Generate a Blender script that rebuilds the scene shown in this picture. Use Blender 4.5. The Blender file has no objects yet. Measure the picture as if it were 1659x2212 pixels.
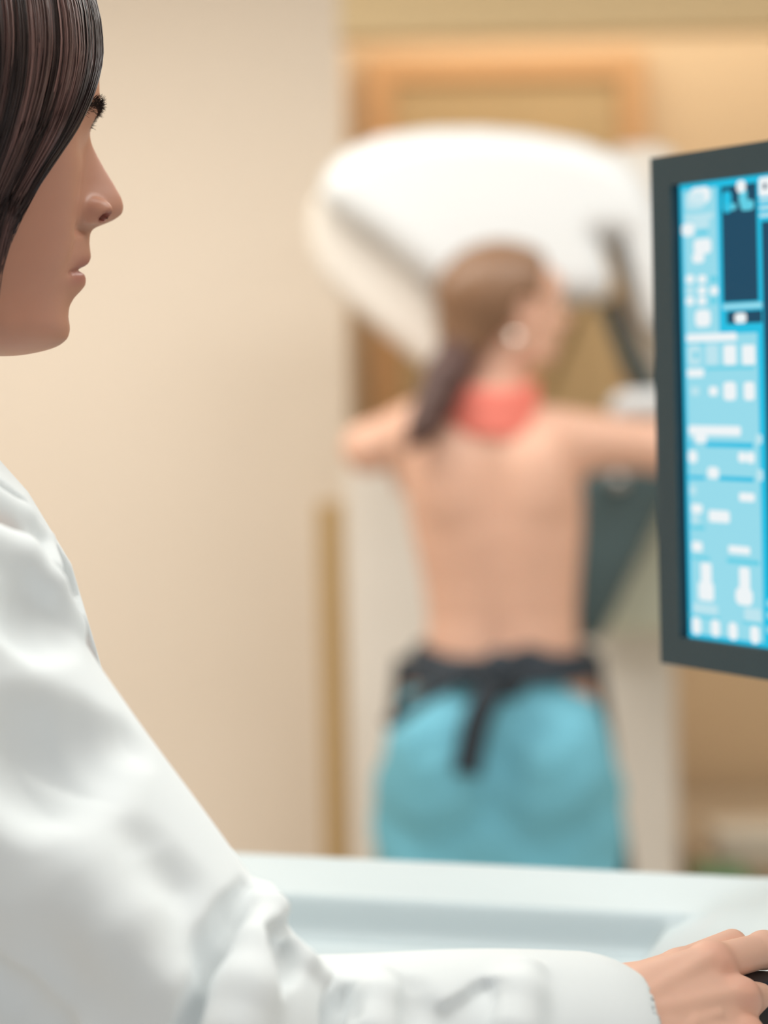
import bpy, math
import numpy as np
from mathutils import Vector, Matrix

sc = bpy.context.scene
col = sc.collection
rng = np.random.default_rng(7)

# ------------------------------------------------------------------ camera
FPX, CX, CY = 4800.0, 829.5, 807.0
ROLL = math.radians(1.2)
CAM = np.array([0.0, 0.0, 1.45])
RV = np.array([math.cos(ROLL), 0, -math.sin(ROLL)])
UV = np.array([math.sin(ROLL), 0, math.cos(ROLL)])
YV = np.array([0, 1.0, 0])
cd = bpy.data.cameras.new('camera')
cam = bpy.data.objects.new('camera', cd)
col.objects.link(cam)
cd.sensor_fit = 'HORIZONTAL'; cd.sensor_width = 36.0
cd.lens = FPX / 1659.0 * 36.0
cd.shift_y = -(1106.0 - CY) / 1659.0
cd.clip_start = 0.05
m = Matrix.Identity(4)
for i in range(3):
    m[i][0] = RV[i]; m[i][1] = UV[i]; m[i][2] = -YV[i]; m[i][3] = CAM[i]
cam.matrix_world = m
cd.dof.use_dof = True
cd.dof.focus_distance = 1.14
cd.dof.aperture_fstop = 4.9
sc.camera = cam

# ------------------------------------------------------------------ world, exposure, big lights
w = bpy.data.worlds.new('world'); sc.world = w; w.use_nodes = True
bg = w.node_tree.nodes['Background']
bg.inputs[0].default_value = (0.93, 0.97, 1.0, 1); bg.inputs[1].default_value = 0.62
sc.view_settings.view_transform = 'Standard'; sc.view_settings.look = 'None'
sc.view_settings.gamma = 1.0; sc.view_settings.exposure = 0.0
sc.view_settings.use_curve_mapping = False

def area(name, loc, size, power, colr, rot=(0, 0, 0)):
    l = bpy.data.lights.new(name, 'AREA'); l.shape = 'RECTANGLE'
    l.size, l.size_y = size; l.energy = power; l.color = colr
    o = bpy.data.objects.new(name, l); o.location = loc; o.rotation_euler = rot
    col.objects.link(o); return o
CEIL = 2.72
LAMPS = [(-0.35, 1.15, 1.2, 0.6, 9.5, (0.95, 1.0, 1.0)), (1.2, 1.5, 1.2, 0.6, 15, (0.95, 1.0, 1.0)),
         (-0.9, 3.5, 1.2, 0.6, 31, (1.0, 0.94, 0.84)), (0.8, 3.3, 1.2, 0.6, 13, (1.0, 0.98, 0.94)),  # first lamp here is unseen, added to wash the cream wall
         (0.7, 5.7, 1.6, 0.3, 6, (1.0, 0.93, 0.82))]  # unseen lamp added to brighten the recess
for (lx, ly, sx, sy, pw, lc) in LAMPS:
    area('ceiling_lamp_light', (lx, ly, CEIL - 0.07), (sx, sy), pw, lc)

# ------------------------------------------------------------------ helpers
def P(px, py, Y):
    return CAM + Y * ((px - CX) / FPX * RV + (CY - py) / FPX * UV + YV)

def ray(px, py):
    d = (px - CX) / FPX * RV + (CY - py) / FPX * UV + YV
    return d / np.linalg.norm(d)

def nrm(v):
    v = np.asarray(v, float); return v / np.linalg.norm(v)

def mat(name, color, rough=0.5, metal=0.0, emit=None, estr=1.0, noise=0.04, nscale=12.0, bump=0.0, bscale=200.0,
        sss=0.0, sheen=0.0, spec=None, coat=0.0, attr=None, bdist=0.001):
    mt = bpy.data.materials.new(name); mt.use_nodes = True
    nt = mt.node_tree; N = nt.nodes; L = nt.links
    b = N['Principled BSDF']
    b.inputs['Roughness'].default_value = rough
    b.inputs['Metallic'].default_value = metal
    if spec is not None: b.inputs['Specular IOR Level'].default_value = spec
    if coat: b.inputs['Coat Weight'].default_value = coat
    if sheen:
        b.inputs['Sheen Weight'].default_value = sheen
    tc = N.new('ShaderNodeTexCoord')
    nz = N.new('ShaderNodeTexNoise'); nz.inputs['Scale'].default_value = nscale; nz.inputs['Detail'].default_value = 4
    L.new(tc.outputs['Object'], nz.inputs['Vector'])
    mx = N.new('ShaderNodeMix'); mx.data_type = 'RGBA'
    c = np.array(color[:3])
    mx.inputs[6].default_value = (*np.clip(c * (1 - noise), 0, 1), 1)
    mx.inputs[7].default_value = (*np.clip(c * (1 + noise), 0, 1), 1)
    L.new(nz.outputs['Fac'], mx.inputs[0])
    out = mx.outputs[2]
    if attr:
        at = N.new('ShaderNodeAttribute'); at.attribute_name = attr
        mm = N.new('ShaderNodeMix'); mm.data_type = 'RGBA'; mm.blend_type = 'MULTIPLY'; mm.inputs[0].default_value = 1
        L.new(out, mm.inputs[6]); L.new(at.outputs['Color'], mm.inputs[7]); out = mm.outputs[2]
    L.new(out, b.inputs['Base Color'])
    if sss:
        b.inputs['Subsurface Weight'].default_value = sss
        b.inputs['Subsurface Radius'].default_value = (1.0, 0.35, 0.2)
        b.inputs['Subsurface Scale'].default_value = 0.006
    if emit is not None:
        b.inputs['Emission Color'].default_value = (*emit, 1); b.inputs['Emission Strength'].default_value = estr
    if bump:
        n2 = N.new('ShaderNodeTexNoise'); n2.inputs['Scale'].default_value = bscale; n2.inputs['Detail'].default_value = 5
        L.new(tc.outputs['Object'], n2.inputs['Vector'])
        bp = N.new('ShaderNodeBump'); bp.inputs['Strength'].default_value = bump; bp.inputs['Distance'].default_value = bdist
        L.new(n2.outputs['Fac'], bp.inputs['Height']); L.new(bp.outputs['Normal'], b.inputs['Normal'])
    return mt

def srgb(r, g, b):
    f = lambda c: (c / 255 / 12.92) if c / 255 <= 0.04045 else ((c / 255 + 0.055) / 1.055) ** 2.4
    return (f(r), f(g), f(b))

def mk(name, V, F, material, parent=None, smooth=True, colors=None):
    V = np.asarray(V, np.float32).reshape(-1, 3); 
    me = bpy.data.meshes.new(name)
    if isinstance(F, np.ndarray) and F.ndim == 2:
        n, k = F.shape
        me.vertices.add(len(V)); me.vertices.foreach_set('co', V.ravel())
        me.loops.add(n * k); me.loops.foreach_set('vertex_index', F.astype(np.int32).ravel())
        me.polygons.add(n); me.polygons.foreach_set('loop_start', np.arange(0, n * k, k, dtype=np.int32))
        me.polygons.foreach_set('loop_total', np.full(n, k, np.int32))
        me.update(calc_edges=True)
    else:
        me.from_pydata([tuple(map(float, v)) for v in V], [], [tuple(int(i) for i in f) for f in F]); me.update()
    me.polygons.foreach_set('use_smooth', np.full(len(me.polygons), smooth, bool))
    if colors is not None:
        ca = me.color_attributes.new('tint', 'FLOAT_COLOR', 'POINT')
        c4 = np.ones((len(V), 4), np.float32); c4[:, :3] = colors
        ca.data.foreach_set('color', c4.ravel())
    me.materials.append(material)
    o = bpy.data.objects.new(name, me); col.objects.link(o)
    if parent is not None:
        o.parent = parent; o.matrix_parent_inverse = parent.matrix_basis.inverted()
    return o

def empty(name, loc, label, cat, group=None):
    o = bpy.data.objects.new(name, None); col.objects.link(o); o.location = tuple(map(float, loc))
    o.empty_display_size = 0.1
    return tag(o, label, cat, group)

def tag(o, label, cat, group=None):
    o['label'] = label; o['category'] = cat
    if group: o['group'] = group
    return o

def struct(o):
    o['kind'] = 'structure'; return o

class MB:
    def __init__(s): s.V = []; s.F = []
    def add(s, V, F):
        n = len(s.V); s.V += [tuple(map(float, v)) for v in V]; s.F += [tuple(i + n for i in f) for f in F]; return s
    def box(s, c, half, R=None, bev=0.0):
        """box with optional rounded (chamfered) edges"""
        c = np.asarray(c, float); hx, hy, hz = half
        R = np.eye(3) if R is None else np.asarray(R, float)
        if bev <= 0:
            V = [(x * hx, y * hy, z * hz) for x in (-1, 1) for y in (-1, 1) for z in (-1, 1)]
            F = [(0, 1, 3, 2), (4, 6, 7, 5), (0, 4, 5, 1), (2, 3, 7, 6), (0, 2, 6, 4), (1, 5, 7, 3)]
            return s.add([c + R @ np.array(v) for v in V], F)
        # rounded rect prism via rings along z
        rings = []; seg = 4
        bev = min(bev, hx * 0.99, hy * 0.99, hz * 0.99)
        def ring(ins, z):
            pts = []
            for q, (sx, sy) in enumerate([(1, 1), (-1, 1), (-1, -1), (1, -1)]):
                for k in range(seg + 1):
                    a = math.pi / 2 * (q + k / seg)
                    r = bev - ins
                    pts.append((sx * (hx - bev) + r * math.cos(a), sy * (hy - bev) + r * math.sin(a), z))
            return pts
        for k in range(seg + 1):
            a = math.pi / 2 * k / seg
            rings.append(ring(bev * (1 - math.sin(a)), -hz + bev * (1 - math.cos(a))))
        for k in range(seg + 1):
            a = math.pi / 2 * (1 - k / seg)
            rings.append(ring(bev * (1 - math.sin(a)), hz - bev * (1 - math.cos(a))))
        n = len(rings[0]); V = [c + R @ np.array(v) for r in rings for v in r]; F = []
        for i in range(len(rings) - 1):
            for j in range(n):
                F.append((i * n + j, i * n + (j + 1) % n, (i + 1) * n + (j + 1) % n, (i + 1) * n + j))
        F.append(tuple(range(n - 1, -1, -1))); F.append(tuple((len(rings) - 1) * n + j for j in range(n)))
        return s.add(V, F)
    def cyl(s, a, b, ra, rb=None, n=24, cap=True):
        a = np.asarray(a, float); b = np.asarray(b, float); rb = ra if rb is None else rb
        d = nrm(b - a); t = np.array([1, 0, 0]) if abs(d[0]) < .9 else np.array([0, 1, 0])
        e1 = nrm(np.cross(d, t)); e2 = np.cross(d, e1)
        V = []; F = []
        for (c, r) in ((a, ra), (b, rb)):
            for k in range(n):
                t = 2 * math.pi * k / n; V.append(c + r * (math.cos(t) * e1 + math.sin(t) * e2))
        for k in range(n): F.append((k, (k + 1) % n, n + (k + 1) % n, n + k))
        if cap: F.append(tuple(range(n - 1, -1, -1))); F.append(tuple(n + k for k in range(n)))
        return s.add(V, F)
    def build(s, name, material, parent=None, smooth=False):
        return mk(name, np.array(s.V), s.F, material, parent, smooth)

# ---------------------------- signed distance toolkit
def smin(a, b, k):
    h = np.clip(0.5 + 0.5 * (b - a) / k, 0, 1)
    return b + (a - b) * h - k * h * (1 - h)
def smax(a, b, k): return -smin(-a, -b, k)
def cap(p, a, b, ra, rb=None):
    a = np.asarray(a, float); b = np.asarray(b, float); rb = ra if rb is None else rb
    ab = b - a; pa = p - a
    t = np.clip(pa @ ab / (ab @ ab + 1e-12), 0, 1)
    return np.linalg.norm(pa - t[:, None] * ab, axis=1) - (ra + (rb - ra) * t)
def chain(p, pts, rad, k=0.004):
    d = None
    for i in range(len(pts) - 1):
        c = cap(p, pts[i], pts[i + 1], rad[i], rad[i + 1]); d = c if d is None else smin(d, c, k)
    return d
def ell(p, c, r, R=None):
    q = p - np.asarray(c, float)
    if R is not None: q = q @ np.asarray(R, float)      # columns of R = local axes
    r = np.asarray(r, float)
    k0 = np.linalg.norm(q / r, axis=1); k1 = np.linalg.norm(q / (r * r), axis=1)
    return k0 * (k0 - 1) / np.maximum(k1, 1e-9)
def rbox(p, c, half, r, R=None):
    q = p - np.asarray(c, float)
    if R is not None: q = q @ np.asarray(R, float)
    q = np.abs(q) - (np.asarray(half, float) - r)
    return np.linalg.norm(np.maximum(q, 0), axis=1) + np.minimum(q.max(axis=1), 0) - r
def poly2(q, pts):
    pts = np.asarray(pts, float); n = len(pts)
    d = np.full(len(q), 1e18); s = np.ones(len(q))
    for i in range(n):
        a = pts[i]; b = pts[i - 1]
        e = b - a; w_ = q - a
        t = np.clip(w_ @ e / (e @ e), 0, 1)
        bb = w_ - t[:, None] * e
        d = np.minimum(d, (bb * bb).sum(1))
        c1 = q[:, 1] >= a[1]; c2 = q[:, 1] < b[1]; c3 = e[0] * w_[:, 1] > e[1] * w_[:, 0]
        fl = (c1 & c2 & c3) | (~c1 & ~c2 & ~c3)
        s = np.where(fl, -s, s)
    return s * np.sqrt(d)

def sdf_arrays(fn, lo, hi, h, proj=1, lip=1.3):
    lo = np.asarray(lo, float); hi = np.asarray(hi, float); B = 8; S = B * h
    nb = np.ceil((hi - lo) / S).astype(int) + 1
    g = np.stack(np.meshgrid(*[np.arange(n) for n in nb], indexing='ij'), -1).reshape(-1, 3)
    ctr = lo + (g + 0.5) * S
    keep = []
    for i in range(0, len(g), 200000):
        keep.append(np.abs(fn(ctr[i:i + 200000])) < S * 0.87 * lip)
    g = g[np.concatenate(keep)]
    NC = nb * B + 2
    off = np.stack(np.meshgrid(*[np.arange(B + 1)] * 3, indexing='ij'), -1).reshape(-1, 3)
    key = lambda c: (c[..., 0].astype(np.int64) * NC[1] + c[..., 1]) * NC[2] + c[..., 2]
    VK, VP, FQ = [], [], []
    CH = 1500
    for i in range(0, len(g), CH):
        gb = g[i:i + CH]; K = len(gb)
        smp = gb[:, None, :] * B + off[None]
        d = fn((lo + smp * h).reshape(-1, 3)).reshape(K, B + 1, B + 1, B + 1)
        sg = d < 0
        cs = [sg[:, a:a + B, b:b + B, c:c + B] for a in (0, 1) for b in (0, 1) for c in (0, 1)]
        cnt = sum(x.astype(np.int8) for x in cs)
        act = np.argwhere((cnt > 0) & (cnt < 8))
        if len(act) == 0: continue
        k_, a_, b_, c_ = act.T
        acc = np.zeros((len(act), 3)); n_ = np.zeros(len(act))
        for ax in range(3):
            o1, o2 = [x for x in range(3) if x != ax]
            for u in (0, 1):
                for v in (0, 1):
                    s0 = [0, 0, 0]; s0[o1] = u; s0[o2] = v; s1 = list(s0); s1[ax] = 1
                    d0 = d[k_, a_ + s0[0], b_ + s0[1], c_ + s0[2]]; d1 = d[k_, a_ + s1[0], b_ + s1[1], c_ + s1[2]]
                    mk_ = (d0 < 0) != (d1 < 0)
                    t = np.where(mk_, d0 / np.where(mk_, d0 - d1, 1), 0)
                    pt = np.tile(np.array(s0, float), (len(act), 1)); pt[:, ax] += t
                    acc += pt * mk_[:, None]; n_ += mk_
        cell = gb[k_] * B + np.stack([a_, b_, c_], 1)
        VP.append(lo + (cell + acc / n_[:, None]) * h); VK.append(key(cell))
        for ax in range(3):
            o1, o2 = [x for x in range(3) if x != ax]
            sl0 = [slice(0, B)] * 3; sl1 = list(sl0); sl1[ax] = slice(1, B + 1)
            A_ = sg[(slice(None), *sl0)]; B_ = sg[(slice(None), *sl1)]
            e = np.argwhere(A_ != B_)
            if len(e) == 0: continue
            flip = A_[tuple(e.T)]
            c0 = gb[e[:, 0]] * B + e[:, 1:]
            e1 = np.zeros(3, int); e2 = np.zeros(3, int)
            e1[(ax + 1) % 3] = 1; e2[(ax + 2) % 3] = 1
            q = np.stack([key(c0 - e1 - e2), key(c0 - e2), key(c0), key(c0 - e1)], 1)
            q[~flip] = q[~flip][:, ::-1]
            FQ.append(q)
    VK = np.concatenate(VK); VP = np.concatenate(VP); FQ = np.concatenate(FQ)
    o = np.argsort(VK); VK = VK[o]; VP = VP[o]
    idx = np.minimum(np.searchsorted(VK, FQ), len(VK) - 1)
    ok = (VK[idx] == FQ).all(axis=1); F = idx[ok]
    for _ in range(proj):
        for i in range(0, len(VP), 400000):
            p = VP[i:i + 400000]; e = h * 0.3
            d = fn(p); G = np.stack([(fn(p + v * e) - fn(p - v * e)) / (2 * e) for v in np.eye(3)], 1)
            st = -d / np.maximum((G * G).sum(1), 0.1)
            VP[i:i + 400000] = p + np.clip(st, -h, h)[:, None] * G
    return VP, F

def sdf_obj(name, fn, lo, hi, h, material, parent=None, proj=1, colorfn=None, lip=1.3):
    V, F = sdf_arrays(fn, lo, hi, h, proj, lip)
    return mk(name, V, F, material, parent, True, None if colorfn is None else colorfn(V))

def march(fn, px, py, y0=0.7, tmax=3.0):
    d = ray(px, py); t = y0
    for _ in range(200):
        p = CAM + d * t
        v = float(fn(p[None])[0])
        if v < 2e-4: return p
        t += v * 0.6
        if t > tmax: return None
    return p

def tubes(C, R, nseg=3):
    """C (N,M,3) centre lines, R (N,M) radii -> verts, quads, per-vertex strand index"""
    N, M, _ = C.shape
    T = np.gradient(C, axis=1); T /= np.linalg.norm(T, axis=2, keepdims=True) + 1e-12
    ref = np.array([0.31, 0.22, 0.92]); e1 = np.cross(T, ref); e1 /= np.linalg.norm(e1, axis=2, keepdims=True) + 1e-12
    e2 = np.cross(T, e1)
    V = []
    for k in range(nseg):
        a = 2 * math.pi * k / nseg
        V.append(C + R[..., None] * (math.cos(a) * e1 + math.sin(a) * e2))
    V = np.stack(V, 2)                                     # N,M,nseg,3
    base = np.arange(N * M * nseg).reshape(N, M, nseg)
    F = []
    for k in range(nseg):
        k2 = (k + 1) % nseg
        F.append(np.stack([base[:, :-1, k], base[:, :-1, k2], base[:, 1:, k2], base[:, 1:, k]], -1).reshape(-1, 4))
    return V.reshape(-1, 3), np.concatenate(F), np.repeat(np.arange(N), M * nseg)

def resample(ctrl, M):
    """Catmull-Rom through control points (..., K, 3) -> (..., M, 3)"""
    ctrl = np.asarray(ctrl, float); K = ctrl.shape[-2]
    c = np.concatenate([2 * ctrl[..., :1, :] - ctrl[..., 1:2, :], ctrl, 2 * ctrl[..., -1:, :] - ctrl[..., -2:-1, :]], -2)
    t = np.linspace(0, K - 1 - 1e-6, M); i = t.astype(int); u = (t - i)[:, None]
    p0, p1, p2, p3 = c[..., i, :], c[..., i + 1, :], c[..., i + 2, :], c[..., i + 3, :]
    return 0.5 * (2 * p1 + (p2 - p0) * u + (2 * p0 - 5 * p1 + 4 * p2 - p3) * u ** 2 + (3 * p1 - 3 * p2 + p3 - p0) * u ** 3)

# ------------------------------------------------------------------ materials
M_wall = mat('cream_paint', srgb(241, 229, 215), 0.7, noise=0.015, nscale=2)
M_tan = mat('tan_paint', srgb(222, 196, 160), 0.7, noise=0.02, nscale=2)
M_door = mat('olive_wood', srgb(192, 166, 124), 0.55, noise=0.06, nscale=6)
M_wood = mat('light_wood', srgb(202, 172, 136), 0.5, noise=0.05, nscale=5)
M_floor = mat('vinyl_floor', srgb(212, 204, 192), 0.4, noise=0.05, nscale=8)
M_ceil = mat('ceiling_paint', srgb(235, 232, 225), 0.8, noise=0.01)
M_lamp = mat('lamp_diffuser', (1, 1, 1), 0.5, emit=(1, 0.97, 0.9), estr=2.0)
M_white = mat('white_plastic', srgb(226, 231, 235), 0.4, noise=0.01)
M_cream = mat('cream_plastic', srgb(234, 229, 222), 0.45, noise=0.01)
M_slate = mat('slate_plastic', srgb(74, 96, 100), 0.45, noise=0.04)
M_green = mat('pale_green_plastic', srgb(214, 218, 200), 0.45, noise=0.02)
M_console = mat('console_white', srgb(198, 211, 216), 0.35, noise=0.01)
M_bezel = mat('bezel_grey', srgb(44, 66, 74), 0.5, noise=0.03)
M_black = mat('black_plastic', (0.012, 0.014, 0.018), 0.35)
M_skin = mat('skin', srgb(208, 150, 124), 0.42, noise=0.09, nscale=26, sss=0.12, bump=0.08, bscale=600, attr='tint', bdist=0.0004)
M_skin2 = mat('skin_patient', srgb(222, 178, 156), 0.5, noise=0.04, nscale=12, sss=0.1)
M_hair = mat('dark_hair', srgb(66, 46, 42), 0.30, noise=0.2, nscale=40, attr='tint', spec=0.7)
M_hair2 = mat('brown_hair', srgb(126, 94, 70), 0.34, noise=0.15, nscale=30)
M_coat = mat('white_cotton', srgb(238, 241, 241), 0.85, noise=0.01, nscale=8, bump=0.12, bscale=900, sheen=0.15, bdist=0.0004)
M_navy = mat('navy_cloth', srgb(42, 48, 62), 0.8)
M_apron = mat('dark_apron', srgb(34, 46, 58), 0.6)
M_jeans = mat('blue_denim', srgb(112, 186, 210), 0.8, noise=0.25, nscale=6)
M_red = mat('coral_collar', srgb(243, 134, 120), 0.6, noise=0.04)
M_pearl = mat('pearl', srgb(255, 245, 235), 0.12, metal=0.8)
M_brow = mat('brow_hair', srgb(40, 30, 26), 0.5)
M_eye = mat('eye_white', srgb(225, 220, 215), 0.2)
M_iris = mat('iris', srgb(60, 40, 28), 0.1)
M_metal = mat('brushed_metal', srgb(190, 190, 190), 0.35, metal=1.0)
M_post = mat('tan_post', srgb(190, 160, 112), 0.5)
M_paper = mat('paper', srgb(235, 228, 215), 0.8)
M_counter = mat('grey_counter', srgb(196, 180, 158), 0.5)
M_leaf = mat('green_box', srgb(96, 150, 112), 0.6)

# ------------------------------------------------------------------ room
XL, XR, YF, YB = -2.6, 2.6, -0.9, 6.1
def wallbox(name, lo, hi, material):
    lo = np.array(lo, float); hi = np.array(hi, float)
    return struct(MB().box((lo + hi) / 2, (hi - lo) / 2).build(name, material))
wallbox('floor', (XL, YF, -0.1), (XR, YB, 0), M_floor)
wallbox('ceiling', (XL, YF, CEIL), (XR, YB, CEIL + 0.1), M_ceil)
xc = P(747, 700, 5.2)[0]
zt = P(1000, 72, 5.2)[2]
wallbox('wall_left', (XL - 0.1, YF, 0), (XL, 5.2, CEIL), M_wall)
wallbox('wall_front', (XL, 5.2, 0), (xc, YB, CEIL), M_wall)
wallbox('wall_header', (xc, 5.2, zt), (XR, 5.32, CEIL), mat('header_paint', srgb(240, 216, 172), 0.7, noise=0.02))
wallbox('wall_back', (xc, YB, 0), (XR, YB + 0.1, CEIL), M_tan)
wallbox('wall_right', (XR, YF, 0), (XR + 0.1, YB, CEIL), M_wall)
# door in the recess
dl, dr, dz = P(852, 300, YB)[0], P(1335, 300, YB)[0], P(1000, 182, YB)[2]
dp = MB().box(((dl + dr) / 2, YB - 0.025, dz / 2), ((dr - dl) / 2, 0.02, dz / 2), bev=0.006).build('door_1', M_door); struct(dp)
for (a, b) in ((0.15, 0.95), (1.1, dz - 0.14)):
    MB().box(((dl + dr) / 2, YB - 0.05, (a + b) / 2), ((dr - dl) / 2 - 0.12, 0.008, (b - a) / 2), bev=0.006).build('door_panel', M_door, dp)
MB().cyl((dr - 0.06, YB - 0.05, 1.0), (dr - 0.06, YB - 0.1, 1.0), 0.012).cyl((dr - 0.06, YB - 0.1, 1.0), (dr - 0.17, YB - 0.1, 1.0), 0.01).build('door_handle', M_metal, dp)
fr = MB()
fr.box((dl - 0.035, YB - 0.03, dz / 2), (0.035, 0.03, dz / 2)); fr.box((dr + 0.035, YB - 0.03, dz / 2), (0.035, 0.03, dz / 2))
fr.box(((dl + dr) / 2, YB - 0.03, dz + 0.035), ((dr - dl) / 2 + 0.07, 0.03, 0.035))
struct(fr.build('trim_1', mat('trim_wood', srgb(206, 162, 116), 0.5)))
wallbox('baseboard_left', (XL, 5.185, 0), (xc, 5.2, 0.1), M_wood)
for i, (lx, ly, sx, sy, pw, lc) in enumerate(LAMPS):
    t = empty('ceiling_light', (lx, ly, CEIL), ['square panel light in the ceiling above the person in the white coat',
        'panel light in the ceiling above the monitor', 'unseen warm ceiling panel added to light the wall left of the imaging machine',
        'warm panel light in the ceiling in front of the imaging machine',
        'unseen narrow ceiling panel added to brighten the recess behind the machine'][i], 'ceiling light')
    f = MB()
    for (a, b, c_, d_) in ((sx / 2, 0, .015, sy / 2 + .015), (-sx / 2, 0, .015, sy / 2 + .015), (0, sy / 2, sx / 2, .015), (0, -sy / 2, sx / 2, .015)):
        f.box((lx + a, ly + b, CEIL - 0.03), (c_, d_, 0.03))
    f.build('frame', M_metal, t)
    MB().box((lx, ly, CEIL - 0.03), (sx / 2 - 0.015, sy / 2 - 0.015, 0.01)).build('diffuser', M_lamp, t)

# upright post left of the machine
pa = P(712, 1085, 4.95); 
t = empty('upright_post', (pa[0], 4.95, 0), 'slim tan upright post standing against the cream wall left of the machine', 'post')
MB().box((pa[0], 4.95, pa[2] / 2 + 0.01), (0.028, 0.02, pa[2] / 2 - 0.01), bev=0.01).build('pole', M_post, t)
MB().box((pa[0], 4.95, 0.012), (0.038, 0.10, 0.012), bev=0.008).build('base', M_post, t)

# low counter at lower right
ct = P(1500, 1800, 5.2)
t = empty('base_cabinet', ((ct[0] + XR) / 2, 5.55, 0), 'low tan cabinet with a grey top against the tan wall right of the machine', 'cabinet')
zc = ct[2] - 0.06
MB().box(((ct[0] + XR) / 2, 5.6, zc / 2 - 0.015), ((XR - ct[0]) / 2 - 0.02, 0.4, zc / 2 - 0.015), bev=0.004).build('body', M_wood, t)
MB().box(((ct[0] + XR) / 2, 5.58, zc - 0.015), ((XR - ct[0]) / 2, 0.44, 0.015), bev=0.006).build('worktop', M_counter, t)
for k in range(3):
    xk = ct[0] + 0.25 + 0.42 * k
    dd = MB().box((xk, 5.19, zc / 2), (0.2, 0.009, zc / 2 - 0.08), bev=0.004).build('door', M_wood, t)
    MB().box((xk + 0.16, 5.17, zc - 0.16), (0.006, 0.012, 0.05), bev=0.003).build('handle', M_metal, dd)
pc = P(1640, 1838, 5.25)
t = empty('paper_stack', (pc[0], pc[1], zc), 'pile of white papers lying on the low cabinet', 'papers')
for k in range(6):
    MB().box((pc[0] + 0.008 * math.sin(k * 2.3), pc[1] + 0.006 * math.cos(k * 1.7), zc + 0.006 + 0.011 * k), (0.105, 0.075, 0.005), bev=0.002).build('sheets', M_paper, t)
gp = P(1525, 1872, 5.0)

# ------------------------------------------------------------------ imaging machine (behind the patient)
def lw(px, py, Y): return P(px, py, Y)
def slab(name, pts, Y0, Y1, rnd, material, parent, h=0.008, Yref=None):
    """solid with the outline pts (given in pixels at depth Yref), from depth Y0 to Y1, rounded edges"""
    Yr = Yref or Y0
    w3 = np.array([P(a, b, Yr) for a, b in pts]); q2 = w3[:, [0, 2]]
    def fn(p):
        d2 = poly2(p[:, [0, 2]], q2) + rnd
        dy = np.abs(p[:, 1] - (Y0 + Y1) / 2) - (Y1 - Y0) / 2 + rnd
        return np.minimum(np.maximum(d2, dy), 0) + np.sqrt(np.maximum(d2, 0) ** 2 + np.maximum(dy, 0) ** 2) - rnd
    lo = (q2[:, 0].min() - .02, Y0 - .02, q2[:, 1].min() - .02); hi = (q2[:, 0].max() + .02, Y1 + .02, q2[:, 1].max() + .02)
    return sdf_obj(name, fn, lo, hi, h, material, parent)
mb = P(1110, 1500, 4.8)
mach = empty('mammography_machine', (mb[0], 4.9, 0), 'large white mammography machine with a curved head, the patient standing at it', 'medical machine')
# broad column / base
cl, cr = P(752, 1400, 4.78)[0], P(1468, 1600, 4.78)[0]
ztop = P(1100, 930, 4.78)[2]
MB().box(((cl + cr) / 2, 4.93, ztop / 2), ((cr - cl) / 2, 0.14, ztop / 2), bev=0.03).build('column', M_cream, mach, True)
MB().box(((cl + cr) / 2, 4.85, 0.05), ((cr - cl) / 2, 0.26, 0.05), bev=0.02).build('foot_plate', M_cream, mach, True)
slab('tube_head', [(688, 420), (702, 370), (745, 322), (820, 290), (930, 274), (1040, 272), (1150, 280), (1260, 300), (1350, 335),
     (1400, 385), (1440, 470), (1470, 600), (1490, 760), (1405, 700), (1372, 580), (1350, 515), (1298, 512), (1318, 560), (1328, 610), (1310, 646), (1215, 650),
     (1150, 620), (1050, 650), (935, 615), (820, 520), (735, 462)], 4.24, 4.62, 0.05, M_white, mach, 0.008, 4.24)
slab('head_shaded_side', [(672, 425), (664, 490), (672, 545), (700, 600), (760, 660), (850, 735), (925, 798), (950, 792), (962, 750), (950, 640), (900, 560), (800, 490), (700, 420)],
     4.33, 4.60, 0.03, M_cream, mach, 0.008, 4.33)  # downward side of the tube head, its shade put into the cream colour
slab('gantry_arm', [(1335, 312), (1420, 306), (1470, 330), (1520, 800), (1600, 1100), (1440, 1100), (1400, 760), (1372, 600)], 4.64, 4.85, 0.04, M_cream, mach, 0.01, 4.64)
slab('support_arm', [(1296, 655), (1336, 640), (1400, 790), (1470, 900), (1420, 930), (1352, 800)], 4.42, 4.50, 0.02, M_slate, mach, 0.008, 4.42)
slab('compression_bracket', [(1170, 850), (1260, 640), (1272, 650), (1190, 870)], 4.5, 4.53, 0.008, mat('bracket_tan', srgb(180, 150, 100), 0.4), mach, 0.006, 4.5)
slab('detector_support', [(1262, 1030), (1330, 1000), (1560, 985), (1540, 1060), (1440, 1095), (1300, 1385), (1225, 1390), (1235, 1150)], 4.25, 4.55, 0.03, M_slate, mach, 0.008, 4.25)
slab('lower_cover', [(1320, 1090), (1600, 1060), (1600, 1372), (1275, 1372)], 4.58, 4.76, 0.03, M_green, mach, 0.01, 4.58)
slab('grab_handle', [(1322, 905), (1322, 868), (1345, 846), (1600, 838), (1600, 900)], 4.2, 4.28, 0.025, M_white, mach, 0.006, 4.2)
kp = P(1338, 1040, 4.22)
MB().cyl(kp, kp + np.array([0, 0.05, 0]), 0.014).build('knob', M_metal, mach, True)
gpx = P(1530, 1860, 4.6)

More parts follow.
